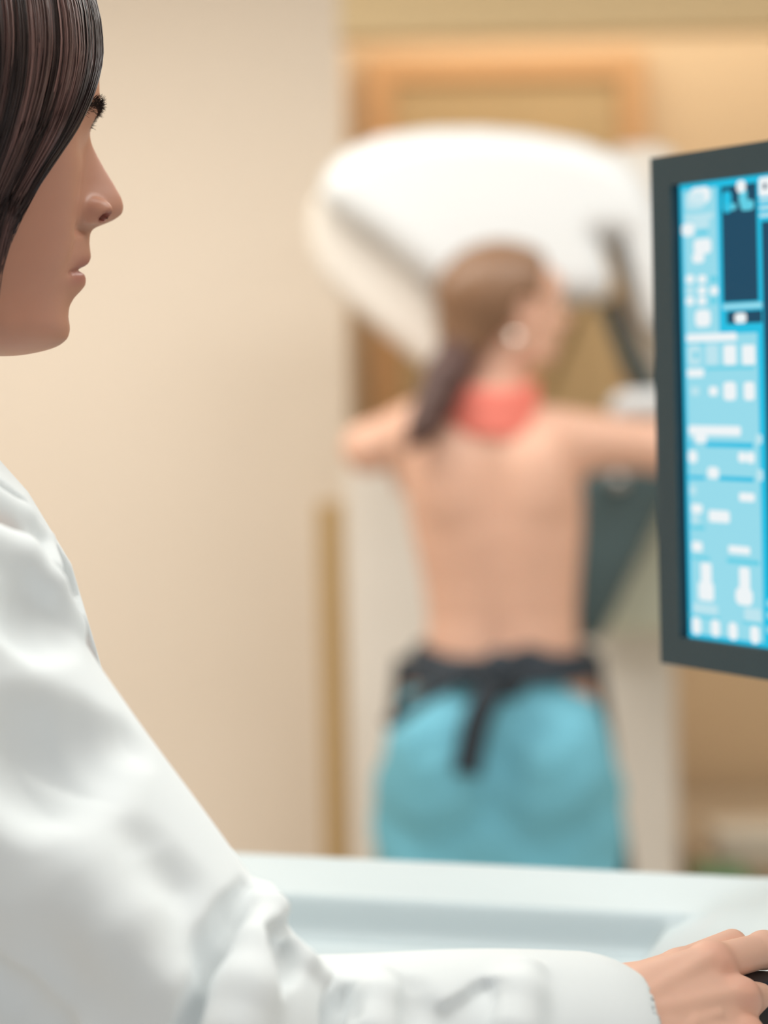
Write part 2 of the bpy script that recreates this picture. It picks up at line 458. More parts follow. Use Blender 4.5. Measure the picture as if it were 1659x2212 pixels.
# ------------------------------------------------------------------ head model (shared by both people)
TH = math.radians(28.0)
D_ = np.array([math.cos(TH), math.sin(TH), 0]); R_ = np.array([math.sin(TH), -math.cos(TH), 0]); Z_ = np.array([0, 0, 1.0])
NOSE = P(269, 447, 1.20)
def pix2fu(px, py):
    d = ray(px, py); t = ((NOSE - CAM) @ R_) / (d @ R_); q = CAM + d * t - NOSE
    return q @ D_, q[2]
prof_px = [(120, -60), (155, 0), (176, 60), (190, 130), (196, 190), (196, 235), (190, 262), (184, 290), (192, 310), (208, 335), (226, 368), (247, 402),
           (263, 428), (269, 447), (266, 461), (253, 471), (236, 480), (214, 488), (199, 495), (192, 506), (189, 525), (191, 543), (193, 556),
           (189, 568), (179, 578), (174, 583), (178, 590), (182, 604), (181, 617), (172, 628), (155, 645), (144, 663), (141, 685), (145, 710),
           (143, 732), (134, 748), (118, 759), (100, 766)]
base_px = [(120, -60), (155, 0), (176, 60), (190, 130), (195, 190), (192, 235), (180, 262), (165, 290), (148, 335), (140, 402), (142, 447), (144, 500),
           (140, 540), (133, 583), (130, 640), (133, 663), (137, 685), (144, 710), (143, 732), (134, 748), (118, 759), (100, 766)]
pf = np.array([pix2fu(*q) for q in prof_px]); bf = np.array([pix2fu(*q) for q in base_px])
uof = lambda y: float(np.interp(y, [q[1] for q in prof_px], pf[:, 1]))
UG = np.linspace(pf[-1, 1], pf[0, 1], 800)
def tabl(a):
    o = np.argsort(a[:, 1]); f = np.interp(UG, a[o, 1], a[o, 0])
    k = np.exp(-0.5 * (np.arange(-9, 10) / 3.2) ** 2); k /= k.sum()
    return np.convolve(np.pad(f, 9, 'edge'), k, 'valid')
PT, BT = tabl(pf), tabl(bf)
YT = lambda u, ys, vs: np.interp(-u, [-uof(y) for y in ys], vs)
U_MOUTH, U_EYE, U_BROW, U_CHIN = uof(584), uof(322), uof(240), uof(766)

def head_F(s, u):
    prof = np.interp(u, UG, PT); base = np.interp(u, UG, BT)
    diff = np.maximum(prof - base, 0)
    K = YT(u, [-60, 200, 300, 450, 583, 700, 766], [7, 7, 9, 10.5, 12.5, 18, 26])
    wn = YT(u, [270, 330, 400, 447, 480, 500, 520], [.0095, .0095, .0115, .0135, .0135, .012, .018])
    wl = YT(u, [500, 520, 583, 640], [.012, .019, .021, .02])
    wid = np.where(u > uof(502), wn, wl)
    F = base - K * s * s - 1100 * s ** 4 + diff * np.exp(-(np.abs(s) / wid) ** 2.3)
    a = np.abs(s)
    F += 0.0040 * np.exp(-((a - .040) / .017) ** 2 - ((u - uof(440)) / .020) ** 2)
    F += 0.0030 * np.exp(-((a - .034) / .014) ** 2 - ((u - uof(540)) / .018) ** 2)
    F -= 0.0075 * np.exp(-((a - .030) / .015) ** 2 - ((u - U_EYE) / .0095) ** 2)
    F += 0.0025 * np.exp(-((a - .026) / .018) ** 2 - ((u - uof(250)) / .007) ** 2)
    um = U_MOUTH - 0.0022 * (a / .022) ** 2
    F -= 0.0030 * np.exp(-((u - um) / .0016) ** 2) / (1 + np.exp((a - .024) / .0015))
    # nasolabial crease
    F -= 0.0016 * np.exp(-((a - (.020 + 0.35 * (uof(495) - u))) / .0035) ** 2) * np.exp(-((u - uof(530)) / .013) ** 2)
    return F

NOSTRIL = None
_t = math.radians(16); NR_ = np.array([[math.cos(_t), 0, -math.sin(_t)], [0, 1, 0], [math.sin(_t), 0, math.cos(_t)]])
def head_sdf(q):
    """q in local head coordinates: f forward, s to the person's right, u up; origin at the tip of the nose"""
    f, s, u = q[:, 0], q[:, 1], q[:, 2]; a = np.abs(s)
    d1 = (f - head_F(s, u)) * 0.62
    b = YT(u, [-60, 100, 300, 450, 600, 700, 766], [.075, .075, .071, .069, .064, .057, .050])
    d2 = (np.sqrt(((f + .105) / .118) ** 2 + (s / b) ** 2) - 1) * b * 0.9
    d3 = (U_CHIN - .0012 - 0.02 * (f + .03)) - u
    d4 = u - .095
    face = smax(smax(smax(d1, d2, .012), d3, .014), d4, .03)
    back = -f - .150
    face = smax(face, back + 0.9 * np.maximum(-.02 - u, 0), .03)
    skull = ell(q, (-.118, 0, .045), (.088, .075, .092))
    d = smin(face, skull, .018)
    qa = np.stack([f, a, u], 1)
    # wings of the nose and nostrils
    ala = ell(qa, (-.0215, .0130, -.0035), (.0095, .0056, .0070)); d = smin(d, ala, .0035)
    if NOSTRIL is not None: d = smax(d, -ell(qa, NOSTRIL, (.0052, .0050, .0021), NR_), .0008)
    # eyeball with lids
    fe = float(head_F(np.array([.031]), np.array([U_EYE]))[0])
    d = smin(d, np.linalg.norm(qa - np.array([fe - .0095, .031, U_EYE]), axis=1) - .0122, .002)
    # ear
    er = ell(qa, (-.110, .076, .018), (.018, .010, .032)); d = smin(d, er, .006)
    d = smax(d, -ell(qa, (-.108, .081, .020), (.009, .006, .018)), .003)
    # neck
    d = smin(d, cap(q, (-.128, 0, -.02), (-.158, 0, -.17), .049, .049), .018)
    return d

def to_head(p, O=None, Dv=None, Rv=None, Uv=Z_):
    q = p - (NOSE if O is None else O)
    return np.stack([q @ (D_ if Dv is None else Dv), q @ (R_ if Rv is None else Rv), q @ Uv], 1)
def from_head(q): q = np.asarray(q, float); return NOSE + q[..., 0:1] * D_ + q[..., 1:2] * R_ + q[..., 2:3] * Z_

_h = march(lambda p: head_sdf(to_head(p)), 233, 469)
NOSTRIL = to_head(_h[None])[0] + np.array([0, -.0012, .0004]); NOSTRIL[1] = abs(NOSTRIL[1]); print('NOSTRIL', NOSTRIL)
# ------------------------------------------------------------------ hand model
def hand_parts(curl):
    """joint chains in hand coordinates (h to the fingers, r to the thumb side, n to the back of the hand)"""
    mcp = [(.088, .026, .003), (.092, .005, .006), (.086, -.015, .004), (.077, -.033, -.001)]
    ln = [(.043, .025, .021), (.047, .029, .022), (.043, .027, .022), (.034, .020, .019)]
    rad = [(.0098, .0088, .0078, .0066), (.0100, .0090, .0080, .0068), (.0095, .0085, .0076, .0064), (.0085, .0075, .0066, .0056)]
    spread = [6, 1, -4, -10]
    F = []
    for k in range(4):
        p = np.array(mcp[k]); pts = [p]; a = 0
        for j in range(3):
            a += math.radians(curl[k][j]); sp = math.radians(spread[k])
            d = np.array([math.cos(a) * math.cos(sp), math.cos(a) * math.sin(sp), -math.sin(a)])
            p = p + d * ln[k][j]; pts.append(p)
        F.append((pts, rad[k]))
    th = ([np.array(v) for v in ((.012, .018, -.010), (.048, .028, -.021), (.088, .034, -.018), (.127, .042, -.014))], (.0135, .0120, .0100, .0078))
    return mcp, F, th
def hand_sdf(q, curl, detail=True):
    mcp, F, th = hand_parts(curl)
    w0 = [(.004, .013, 0), (.002, .004, .002), (.002, -.005, .002), (.004, -.013, 0)]
    d = None
    for k in range(4):
        c = cap(q, w0[k], mcp[k], .0135, .0105)
        d = c if d is None else smin(d, c, .012)
    d = smin(d, ell(q, (.050, -.004, -.007), (.040, .034, .013)), .012)
    d = smin(d, chain(q, th[0], th[1]), .009)
    d = smin(d, ell(q, (.040, .018, -.013), (.028, .016, .014)), .012)
    d = smin(d, cap(q, (-.022, 0, 0), (.004, .010, 0), .024, .018), .012)
    d = smin(d, cap(q, (-.022, 0, 0), (.004, -.012, 0), .024, .018), .012)
    fd = None
    for k in range(4):
        c = chain(q, F[k][0], F[k][1], .003)
        for j in (1, 2): c = smin(c, np.linalg.norm(q - F[k][0][j] - np.array([0, 0, .0012]), axis=1) - F[k][1][j] * 1.02, .003)
        fd = c if fd is None else smin(fd, c, .0012)
    d = smin(d, fd, .006)
    if detail:
        for k in range(4):
            M_ = np.array(mcp[k]); d = smin(d, np.linalg.norm(q - M_ - np.array([-.001, 0, .0035]), axis=1) - .0088, .005)
            b = M_ + np.array([-.008, 0, .0088]); a = np.array([.018, w0[k][1] * .6, .0135])
            d = smin(d, cap(q, a, b, .0016, .0021), .0045)
            if k < 3:
                v = (M_ + np.array(mcp[k + 1])) / 2
                d = smax(d, -ell(q, v + np.array([.004, 0, .0150]), (.013, .0042, .0062)), .004)
        d = smin(d, chain(q, [np.array(v) for v in ((.012, -.010, .0142), (.032, -.014, .0150), (.050, -.006, .0152), (.068, -.004, .0150))], (.0008,) * 4), .0035)
    return d

# ------------------------------------------------------------------ person in the white coat
S1 = P(-395, 1215, 1.03); E1 = P(392, 2262, 0.985); W1 = P(1340, 2290, 1.06); F1 = P(520, 2345, 1.0)
hdir = nrm((.80, .58, -.07)); hn = np.array([.30, -.72, .62]); hn = nrm(hn - (hn @ hdir) * hdir); hr = np.cross(hn, hdir)
WH = W1 - 0.016 * hdir + Z_ * .013
CURL = [(3, 18, 15), (20, 26, 22), (24, 28, 24), (26, 28, 24)]
def to_hand(p): q = p - WH; return np.stack([q @ hdir, q @ hr, q @ hn], 1)
NB = NOSE + D_ * -.170 + Z_ * -.180           # base of the neck
TB = math.radians(22.0)
TD = np.array([math.cos(TB), math.sin(TB), 0]); TR = np.array([math.sin(TB), -math.cos(TB), 0])
S2 = NB - TR * .17 + Z_ * (S1[2] - NB[2]); E2 = S2 - TR * .05 + Z_ * -.28 + TD * -.02; W2 = E2 + Z_ * -.22 + TD * .10
h2 = nrm(W2 - E2 + TD * .02); n2 = nrm(-TR - (-TR @ h2) * h2); r2 = np.cross(h2, n2) 
def to_hand2(p): q = p - W2; return np.stack([q @ h2, q @ r2, q @ n2], 1)
def torso_stack(p, C, Dv, Rv, zs, hf, hs, fo, pw=2.3):
    """horizontal super-ellipse sections: half depth hf, half width hs, forward offset fo by height"""
    z = p[:, 2]; q = p - C
    o = np.argsort(zs); zs = np.array(zs)[o]
    a = np.interp(z, zs, np.array(hf)[o]); b = np.interp(z, zs, np.array(hs)[o]); f0 = np.interp(z, zs, np.array(fo)[o])
    f = q @ Dv - f0; s = q @ Rv
    d = ((np.abs(f / a) ** pw + np.abs(s / b) ** pw) ** (1 / pw) - 1) * np.minimum(a, b)
    return np.maximum(d, np.maximum(z - zs[-1], zs[0] - z))
zN = NB[2]
ZS = [0.82, 0.92, 1.02, 1.12, 1.22, 1.30, 1.36, 1.395, 1.42, 1.45]
def torso_body(p):
    d = torso_stack(p, NB, TD, TR, ZS, [.10, .105, .095, .095, .11, .115, .10, .085, .065, .04], [.17, .165, .135, .13, .15, .165, .17, .14, .09, .05],
                    [.02, .02, .015, .02, .025, .02, .01, 0, 0, 0])
    return d * 0.8
def near(p, c, R, fn):
    r = np.linalg.norm(p - c, axis=1) - R; m_ = r < 0; d = r + .05
    if m_.any(): d[m_] = np.minimum(fn(p[m_]), .05)
    return d
def body_fn(p):
    d = near(p, NOSE - D_ * .10 - Z_ * .02, .27, lambda x: head_sdf(to_head(x)))
    d = smin(d, torso_body(p), .03)
    EB = E1 * .5 + F1 * .5; d = smin(d, cap(p, S1 + np.array([-.02, .03, .0]), EB, .048, .031), .03)
    d = smin(d, cap(p, EB, WH - hdir * .01 - Z_ * .004, .030, .023), .02)
    d = smin(d, cap(p, S2, E2, .046, .038), .03)
    d = smin(d, cap(p, E2, W2 - h2 * .02, .038, .026), .02)
    d = smin(d, near(p, WH + hdir * .06, .19, lambda x: hand_sdf(to_hand(x), CURL)), .012)
    d = smin(d, near(p, W2 + h2 * .06, .19, lambda x: hand_sdf(to_hand2(x), [(15, 20, 15)] * 4, False)), .012)
    return d
def body_col(V):
    q = to_head(V); c = np.ones((len(V), 3))
    inh = q[:, 2] > U_CHIN - .05
    c[inh] *= np.array([0.80, 0.76, 0.74])
    a = np.abs(q[:, 1]); um = U_MOUTH - .0022 * (a / .022) ** 2
    lip = np.exp(-((q[:, 2] - um) / .0075) ** 4) * (1 / (1 + np.exp((a - .021) / .002))) * (q[:, 0] > -.05)
    c *= 1 - lip[:, None] * np.array([.22, .42, .34])
    qa = q.copy(); qa[:, 1] = np.abs(q[:, 1]); ns = np.exp(-np.maximum(ell(qa, NOSTRIL, (.0050, .0060, .0020), NR_), 0) / .0006)
    c *= 1 - ns[:, None] * np.array([.45, .70, .70])  # shade inside the nostrils painted into the skin tint
    hq = to_hand(V); mcp = hand_parts(CURL)[0]
    for k in range(4):
        g = np.exp(-(np.linalg.norm(hq - np.array(mcp[k]) - np.array([0, 0, .008]), axis=1) / .010) ** 2)
        c *= 1 - g[:, None] * np.array([.02, .14, .16])
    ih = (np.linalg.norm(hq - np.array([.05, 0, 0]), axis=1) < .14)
    c[ih] *= np.array([1.42, 1.72, 1.90])  # hand tinted brighter than the face: overhead light put into the colour
    return c
person = empty('person', (NB[0], NB[1], 0), 'person in a white lab coat with dark hair in profile, one hand on the console', 'person')
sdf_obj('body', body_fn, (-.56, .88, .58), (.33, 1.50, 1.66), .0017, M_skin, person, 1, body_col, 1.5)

# eyes
for sg in (1, -1):
    fe = float(head_F(np.array([.031]), np.array([U_EYE]))[0])
    c = np.array([fe - .0085, .031 * sg, U_EYE - .001])
    e = sdf_obj('eyeball', lambda p: np.linalg.norm(to_head(p) - c, axis=1) - .0118, from_head(c) - .015, from_head(c) + .015, .0012, M_eye, person, 0)
    ci = c + np.array([.0108, 0, -.001])
    sdf_obj('iris', lambda p: ell(to_head(p), ci, (.0016, .0056, .0056)), from_head(ci) - .008, from_head(ci) + .008, .0007, M_iris, e, 0)
def brow(sg, n, name, urange, srange, L, rad, downs):
    C = []; R = []
    for i in range(n):
        t = rng.random(); s = srange[0] + t * (srange[1] - srange[0]); u = urange(t) + rng.normal() * downs
        f = float(head_F(np.array([s]), np.array([u]))[0])
        d = np.array([.35 - .2 * t, .65, .15 + rng.normal() * .25]) if name == 'eyebrow' else np.array([1.0, .35, -.45 + rng.normal() * .15])
        d /= np.linalg.norm(d)
        p0 = np.array([f - .0006, s, u]); tt = np.linspace(0, 1, 5)[:, None]
        cc = p0 + d * L * (0.7 + .5 * rng.random()) * tt + np.array([0, 0, .5 if name == 'eyelash' else 0]) * L * tt ** 2 * .6
        cc[:, 1] *= sg; C.append(from_head(cc)); R.append(rad * (1 - .85 * tt[:, 0]))
    V, F, _ = tubes(np.array(C), np.array(R)); mk(name, V, F, M_brow, person)
for sg in (1, -1):
    brow(sg, 650, 'eyebrow', lambda t: U_BROW - .0015 - .012 * (t - .55) ** 2 * 2, (.009, .046), .0062, .00026, .0018)
    brow(sg, 60, 'eyelash', lambda t: U_EYE + .0035 - .006 * (2 * t - 1) ** 2, (.020, .044), .0075, .00018, .0003)

# hair
G0 = [(-.075, -.025, .150), (-.040, .000, .140), (-.0245, .020, .111), (-.0245, .033, .079), (-.0335, .045, .0575), (-.0465, .056, .039), (-.058, .063, .027), (-.072, .070, .012), (-.087, .074, 0), (-.110, .075, -.018)]
G1 = [(-.100, -.025, .152), (-.090, .035, .140), (-.085, .066, .112), (-.085, .080, .082), (-.088, .084, .056), (-.095, .086, .030), (-.104, .085, .005), (-.113, .083, -.020), (-.113, .078, -.050), (-.104, .070, -.080)]
G2 = [(-.150, -.025, .140), (-.180, .020, .126), (-.194, .045, .100), (-.199, .058, .070), (-.199, .064, .040), (-.196, .066, .010), (-.190, .066, -.020), (-.182, .064, -.045), (-.172, .060, -.070), (-.165, .055, -.090)]
G0, G1, G2 = map(np.array, (G0, G1, G2))
def guides(t):
    t = t[:, None, None]
    return G0 * (2 * (t - .5) * (t - 1)) + G1 * (4 * t * (1 - t)) + G2 * (2 * t * (t - .5))
def hair_side(n, sg, M=26):
    ncl = 90; tcl = np.sort(rng.random(ncl)) ** 1.25
    cl = rng.integers(0, ncl, n)
    t0 = np.clip(tcl[cl] + rng.normal(size=n) * .016, 0, 1.12)
    C = resample(guides(t0), M)
    tt = np.linspace(0, 1, M)[None, :, None]
    depth = rng.random(ncl)[cl] * .006 + rng.random(n) * .004
    ctr = np.array([-.11, 0, .03]); out = C - ctr; out[..., 2] *= .3; out /= np.linalg.norm(out, axis=2, keepdims=True)
    C = C - out * (depth[:, None, None]) * np.clip(tt * 3, 0.2, 1)
    wob = rng.normal(size=(ncl, 3))[cl] * .0016 + rng.normal(size=(n, 3)) * .0007
    C = C + wob[:, None, :] * np.sin(tt * math.pi * .9) + (rng.normal(size=(ncl, 3))[cl] * .0022 + rng.normal(size=(n, 3)) * .0008)[:, None, :] * tt ** 2
    end = 0.86 + .14 * rng.random(n)
    # shorten by resampling along the curve
    idx = np.linspace(0, 1, M)[None, :] * end[:, None] * (M - 1); i0 = np.minimum(idx.astype(int), M - 2); fr_ = (idx - i0)[..., None]
    ii = np.arange(n)[:, None]; C = C[ii, i0] * (1 - fr_) + C[ii, i0 + 1] * fr_
    C[..., 1] *= sg
    rad = .00034 * (0.8 + .5 * rng.random(n))[:, None] * (1 - .75 * np.linspace(0, 1, M)[None, :] ** 3)
    tint = (0.35 + 3.0 * rng.random(ncl)[cl] ** 3 + .4 * rng.random(n) + 2.2 * (rng.random(n) > .92))
    return C, rad, tint
Cn, Rn, Tn = hair_side(6500, 1); Cf, Rf, Tf = hair_side(3200, -1)
C = np.concatenate([Cn, Cf]); Rr = np.concatenate([Rn, Rf]); Tt = np.concatenate([Tn, Tf])
Vh, Fh, sid = tubes(from_head(C), Rr)
tint = Tt[sid][:, None] * np.array([1.0, 1.0, 1.0])
def cap_fn(p):
    q = to_head(p); qa = q.copy(); qa[:, 1] = np.abs(q[:, 1])
    d = ell(q, (-.115, 0, .042), (.092, .0795, .101))
    d = smin(d, ell(qa, (-.135, .050, -.02), (.050, .026, .060)), .03)
    cut = q[:, 0] + .058 - .45 * np.maximum(q[:, 2] - .02, 0) + np.maximum(.02 - q[:, 2], 0) * .9
    return smax(d, cut, .01)
V2, F2 = sdf_arrays(cap_fn, NOSE + np.array([-.28, -.16, -.12]), NOSE + np.array([.06, .18, .17]), .003, 1)
hair = mk('hair', np.concatenate([V2, Vh]), np.concatenate([F2, Fh + len(V2)]), M_hair, person, True, np.concatenate([np.full((len(V2), 3), .35), tint]))

# lab coat
def coat_torso(p):
    return torso_stack(p, NB, TD, TR, [0.60, 0.80, 0.92, 1.02, 1.12, 1.22, 1.30, 1.36, 1.395, 1.42, 1.445],
        [.165, .15, .135, .120, .116, .117, .117, .106, .094, .080, .068], [.23, .21, .19, .170, .165, .180, .188, .185, .150, .105, .075],
        [.01, .01, .01, .005, .012, .016, .012, .006, 0, -.005, -.01], 2.2) * .8
def coat_base(p):
    d = coat_torso(p)
    up = cap(p, S1 + np.array([-.01, .01, 0]), E1, .073, .068)
    fo = cap(p, F1, W1 - np.array([.02, 0, 0]), .058, .051)
    d = smin(d, up, .03)
    d = smin(d, smin(up, fo, .012), .01)
    d = smin(d, cap(p, S2, E2, .068, .060), .03)
    d = smin(d, cap(p, E2, W2, .058, .042), .02)
    return d
FOLDS = []   # (kind, points, radii, k)
def fold(kind, pix, rad, sink, k=.008):
    pts = []
    for (a, b) in pix:
        q = march(coat_base, a, b)
        if q is None: print('FOLD MISS', a, b); continue
        pts.append(q + ray(a, b) * sink)
    if len(pts) < 2: return
    if hasattr(rad, '__len__'): rad = rad[:len(pts)]
    FOLDS.append((kind, pts, rad if hasattr(rad, '__len__') else (rad,) * len(pts), k))
def coat_fn(p):
    d = coat_base(p)
    for kind, pts, rad, k in FOLDS:
        A = np.array(pts); mg = max(rad) + k + .006
        m_ = np.all((p > A.min(0) - mg) & (p < A.max(0) + mg), axis=1)
        if not m_.any(): continue
        c = chain(p[m_], pts, rad, .004)
        d[m_] = smin(d[m_], c, k) if kind > 0 else smax(d[m_], -c, k)
    EB = E1 * .5 + F1 * .5; d = smin(d, cap(p, EB, WH - hdir * .02, .034, .029), .003)
    # gentle drape waves
    d = d + .0012 * np.sin(p[:, 0] * 38 + p[:, 2] * 21 + 3 * np.sin(p[:, 2] * 9)) * np.sin(p[:, 2] * 23 - p[:, 0] * 12 + p[:, 1] * 30)
    # cuff: cut end and hollow opening
    wd = nrm(W1 - E1); t = (p - W1) @ wd
    d = smax(d, np.where((p - E1) @ wd > 0, t - .012 - .25 * ((p - W1) @ Z_), -1.0), .004)
    d = smax(d, -cap(p, W1 - wd * .03, W1 + wd * .06, .036, .042), .003)
    wd2 = nrm(W2 - E2); t2 = (p - W2) @ wd2
    d = smax(d, np.where(((p - E2) @ wd2 > 0) & (np.linalg.norm(p - W2, axis=1) < .12), t2 - .008, -1.0), .004)
    # neck opening
    d = smax(d, -cap(p, NB + Z_ * -.01 + TD * .012, NB + Z_ * .09 + TD * .012, .056, .062), .006)
    return d
fold(-1, [(545, 1912), (536, 1985), (505, 2085), (480, 2180), (470, 2230)], (.005, .014, .020, .021, .021), -.0020, .003)
fold(1, [(575, 1930), (582, 1970), (562, 2050), (532, 2140), (505, 2230)], (.006, .010, .012, .014, .014), .003, .008)
fold(-1, [(622, 2010), (610, 2060), (596, 2125)], (.006, .012, .005), -.004, .005)
fold(1, [(632, 2035), (662, 2075), (700, 2115), (740, 2170)], (.004, .005, .004, .003), .001, .006)
fold(-1, [(792, 2118), (782, 2160), (752, 2225)], (.005, .013, .018), -.0020, .003)
fold(1, [(817, 2115), (814, 2160), (800, 2230)], (.006, .010, .012), .004, .010)
fold(-1, [(722, 2110), (742, 2160), (760, 2190)], (.004, .007, .004), -.003, .004)
fold(-1, [(1112, 2110), (1085, 2155), (1045, 2225)], (.005, .014, .021), -.0020, .003)
fold(1, [(1138, 2105), (1124, 2150), (1110, 2225)], (.006, .010, .012), .004, .010)
fold(-1, [(905, 2130), (918, 2170), (925, 2225)], (.005, .009, .009), -.004, .008)
fold(-1, [(-30, 1112), (45, 1160), (85, 1210), (112, 1262)], (.012, .014, .011, .003), -.005, .004)
fold(1, [(-30, 1075), (40, 1118), (90, 1170), (118, 1225)], (.007, .007, .006, .004), .0, .006)
fold(1, [(-30, 1175), (40, 1205), (100, 1270), (160, 1350)], (.010, .010, .009, .005), .002, .010)
fold(-1, [(-30, 1030), (20, 1062), (48, 1095)], (.008, .009, .003), -.004, .004)
fold(-1, [(290, 1590), (200, 1600), (120, 1630), (80, 1700)], (.010, .024, .032, .018), -.011, .012)
fold(-1, [(20, 1290), (90, 1320), (130, 1345)], (.012, .020, .012), -.011, .012)
fold(-1, [(340, 1820), (385, 1900), (405, 2020)], (.012, .018, .014), -.012, .012)
fold(-1, [(-20, 2075), (120, 2110), (260, 2190)], (.016, .026, .020), -.018, .012)
fold(-1, [(-30, 2130), (30, 2172), (95, 2228)], .014, -.003, .003)
fold(1, [(180, 1900), (260, 2010), (330, 2120)], (.016, .018, .014), .012, .015)
coat = sdf_obj('lab_coat', coat_fn, (-.66, .80, .60), (.22, 1.55, 1.50), .0023, M_coat, person, 1, None, 1.5)
# lapels and collar
def lapel_fn(sg):
    def fn(p):
        q = p - NB; f = q @ TD; s = q @ TR * sg; z = p[:, 2]
        t = coat_torso(p)
        sh = np.maximum(t - .0055, -t - .004)
        wd = np.interp(z, [1.12, 1.28, 1.335, 1.345, 1.40, 1.45], [.002, .050, .074, .060, .062, .060])
        c0 = np.interp(z, [1.12, 1.30, 1.45], [.004, .012, .045])
        reg = np.maximum(np.maximum(c0 - s, s - c0 - wd), np.maximum(1.13 - z, -f + .0))
        reg = np.maximum(reg, z - 1.432)
        return smax(sh, reg, .002)
    return fn
for sg in (1, -1):
    sdf_obj('lapel', lapel_fn(sg), NB + np.array([-.15, -.25, -.36]), NB + np.array([.24, .25, .10]), .0026, M_coat, person, 1)
for k in range(4):
    z = 1.10 - .13 * k
    c = NB * np.array([1, 1, 0]) + np.array([0, 0, z]); q = c + TD * .3
    for _ in range(60): q = q - TD * float(coat_torso(q[None])[0]) * .8
    MB().cyl(q - TD * .002, q + TD * .003, .009).build('button', M_white, coat, True)
# trousers, shoes
hipC = np.array([NB[0], NB[1], 0])
def trs_fn(p):
    d = torso_stack(p, NB, TD, TR, [.80, .88, .98], [.115, .125, .11], [.175, .18, .15], [.02, .02, .015], 2.2)
    for sg in (1, -1):
        o = hipC + TR * .09 * sg
        d = smin(d, cap(p, o + Z_ * .82, o + Z_ * .48 + TD * .02, .088, .068), .03)
        d = smin(d, cap(p, o + Z_ * .48 + TD * .02, o + Z_ * .10, .068, .058), .03)
    return np.maximum(d, .075 - p[:, 2])
sdf_obj('trousers', trs_fn, (-.62, .85, .04), (.08, 1.5, 1.05), .010, M_navy, person, 0)
for sg in (1, -1):
    o = hipC + TR * .09 * sg + TD * .05
    RS = np.stack([TD, TR, Z_], 1)
    sdf_obj('shoe', lambda p: np.maximum(smin(ell(p, o + Z_ * .035, (.135, .048, .045), RS), cap(p, o - TD * .055 + Z_ * .05, o - TD * .055 + Z_ * .11, .045, .05), .02), -(p[:, 2] - .004)),
            o - .2, o + np.array([.2, .2, .22]), .007, M_black, person, 0)

# ------------------------------------------------------------------ console
ZE = 1.100
def hit(px, py, z):
    d = (px - CX) / FPX * RV + (CY - py) / FPX * UV + YV
    return CAM + d * ((z - CAM[2]) / d[2])
A0, A1 = hit(510, 1835, ZE), hit(1659, 1889, ZE)
AD = nrm(A1 - A0); BD = np.array([AD[1], -AD[0], 0])         # along the far edge; towards the viewer
C1, C2 = hit(1400, 2048, ZE - .028), hit(1565, 1925, ZE - .006)
aC1 = (C1 - A0) @ AD; aC2 = (C2 - A0) @ AD; bC1 = (C1 - A0) @ BD
BW = bC1 - .004
def con_h(a, b):
    A = np.interp(b, [0, BW - .016, BW - .005, 9], [0, -.010, -.036, -.036])
    x = a - aC1
    B = np.interp(x, [-9, 0, .010, .045, .075, 9], [-.036, -.036, -.018, -.006, .0, .0])
    h = smax(A, B, .004)
    return h
aR = .62; bF = .62
na, nbb = 260, 150
bs = np.concatenate([np.linspace(0, .30, 110), np.linspace(.305, bF, 40)])
V = []
def aL(b):
    Yb = A0[1] + b * BD[1]
    x = np.interp(Yb, [1.36, 1.46], [-.075, -.21])
    return (x - (A0[0] + b * BD[0])) / AD[0] - .0
for b in bs:
    al = aL(b)
    for a in np.linspace(al, aR, na):
        h = float(con_h(np.array([a]), np.array([b]))[0])
        e = min(b, a - al, aR - a, bF - b)
        h -= .006 * (1 - min(e / .008, 1)) ** 2
        V.append(A0 + AD * a + BD * b + Z_ * h)
nr = len(bs); F = [(i * na + j, (i + 1) * na + j, (i + 1) * na + j + 1, i * na + j + 1) for i in range(nr - 1) for j in range(na - 1)]
per = [j for j in range(na)] + [i * na + na - 1 for i in range(1, nr)] + [(nr - 1) * na + j for j in range(na - 2, -1, -1)] + [i * na for i in range(nr - 2, 0, -1)]
n0 = len(V)
for i in per: V.append(np.array([V[i][0], V[i][1], ZE - .075]))
for k in range(len(per)):
    k2 = (k + 1) % len(per); F.append((per[k2], per[k], n0 + k, n0 + k2))
F.append(tuple(n0 + k for k in range(len(per))))
con = empty('control_console', (*(A0 + AD * .3 + BD * .3)[:2], 0), 'white moulded console with a sunken tray under the outstretched sleeve', 'console')
mk('worktop', np.array(V), F, M_console, con, True)
RC = np.stack([AD, -BD, Z_], 1)
cc = A0 + AD * .335 + BD * .36
MB().box((cc[0], cc[1], .56), (.235, .20, .465), RC, .03).build('pedestal', M_cream, con, True)
MB().box((cc[0], cc[1], .045), (.27, .24, .045), RC, .02).build('plinth', M_slate, con, True)

# ------------------------------------------------------------------ monitor
MU = np.array([math.sin(math.radians(31)), -math.cos(math.radians(31)), 0]); MN = np.array([-MU[1] * -1, 0, 0])
MN = np.array([MU[1], -MU[0], 0]);                       # screen normal, towards the person
MN = MN / np.linalg.norm(MN)
if MN[0] > 0: MN = -MN
MO = P(1418, 342, 1.45); MZ0 = P(1435, 1431, 1.45)[2]; MZ1 = MO[2]
MO = np.array([P(1426, 880, 1.45)[0], 1.45, 0])
MWID = .42
def m_wz(px, py):
    d = (px - CX) / FPX * RV + (CY - py) / FPX * UV + YV
    t = ((MO - CAM) @ MN) / (d @ MN); q = CAM + d * t
    return float((q - MO) @ MU), float(q[2])
RM = np.stack([MU, Z_, MN], 1)
if np.linalg.det(RM) < 0: RM = np.stack([-MU, Z_, MN], 1)
def mbox(w0, w1, z0, z1, d0, d1, bev=0.0):
    c = MO + MU * (w0 + w1) / 2 + Z_ * (z0 + z1) / 2 + MN * (d0 + d1) / 2
    return (c, ((w1 - w0) / 2, (z1 - z0) / 2, (d1 - d0) / 2), RM, bev)
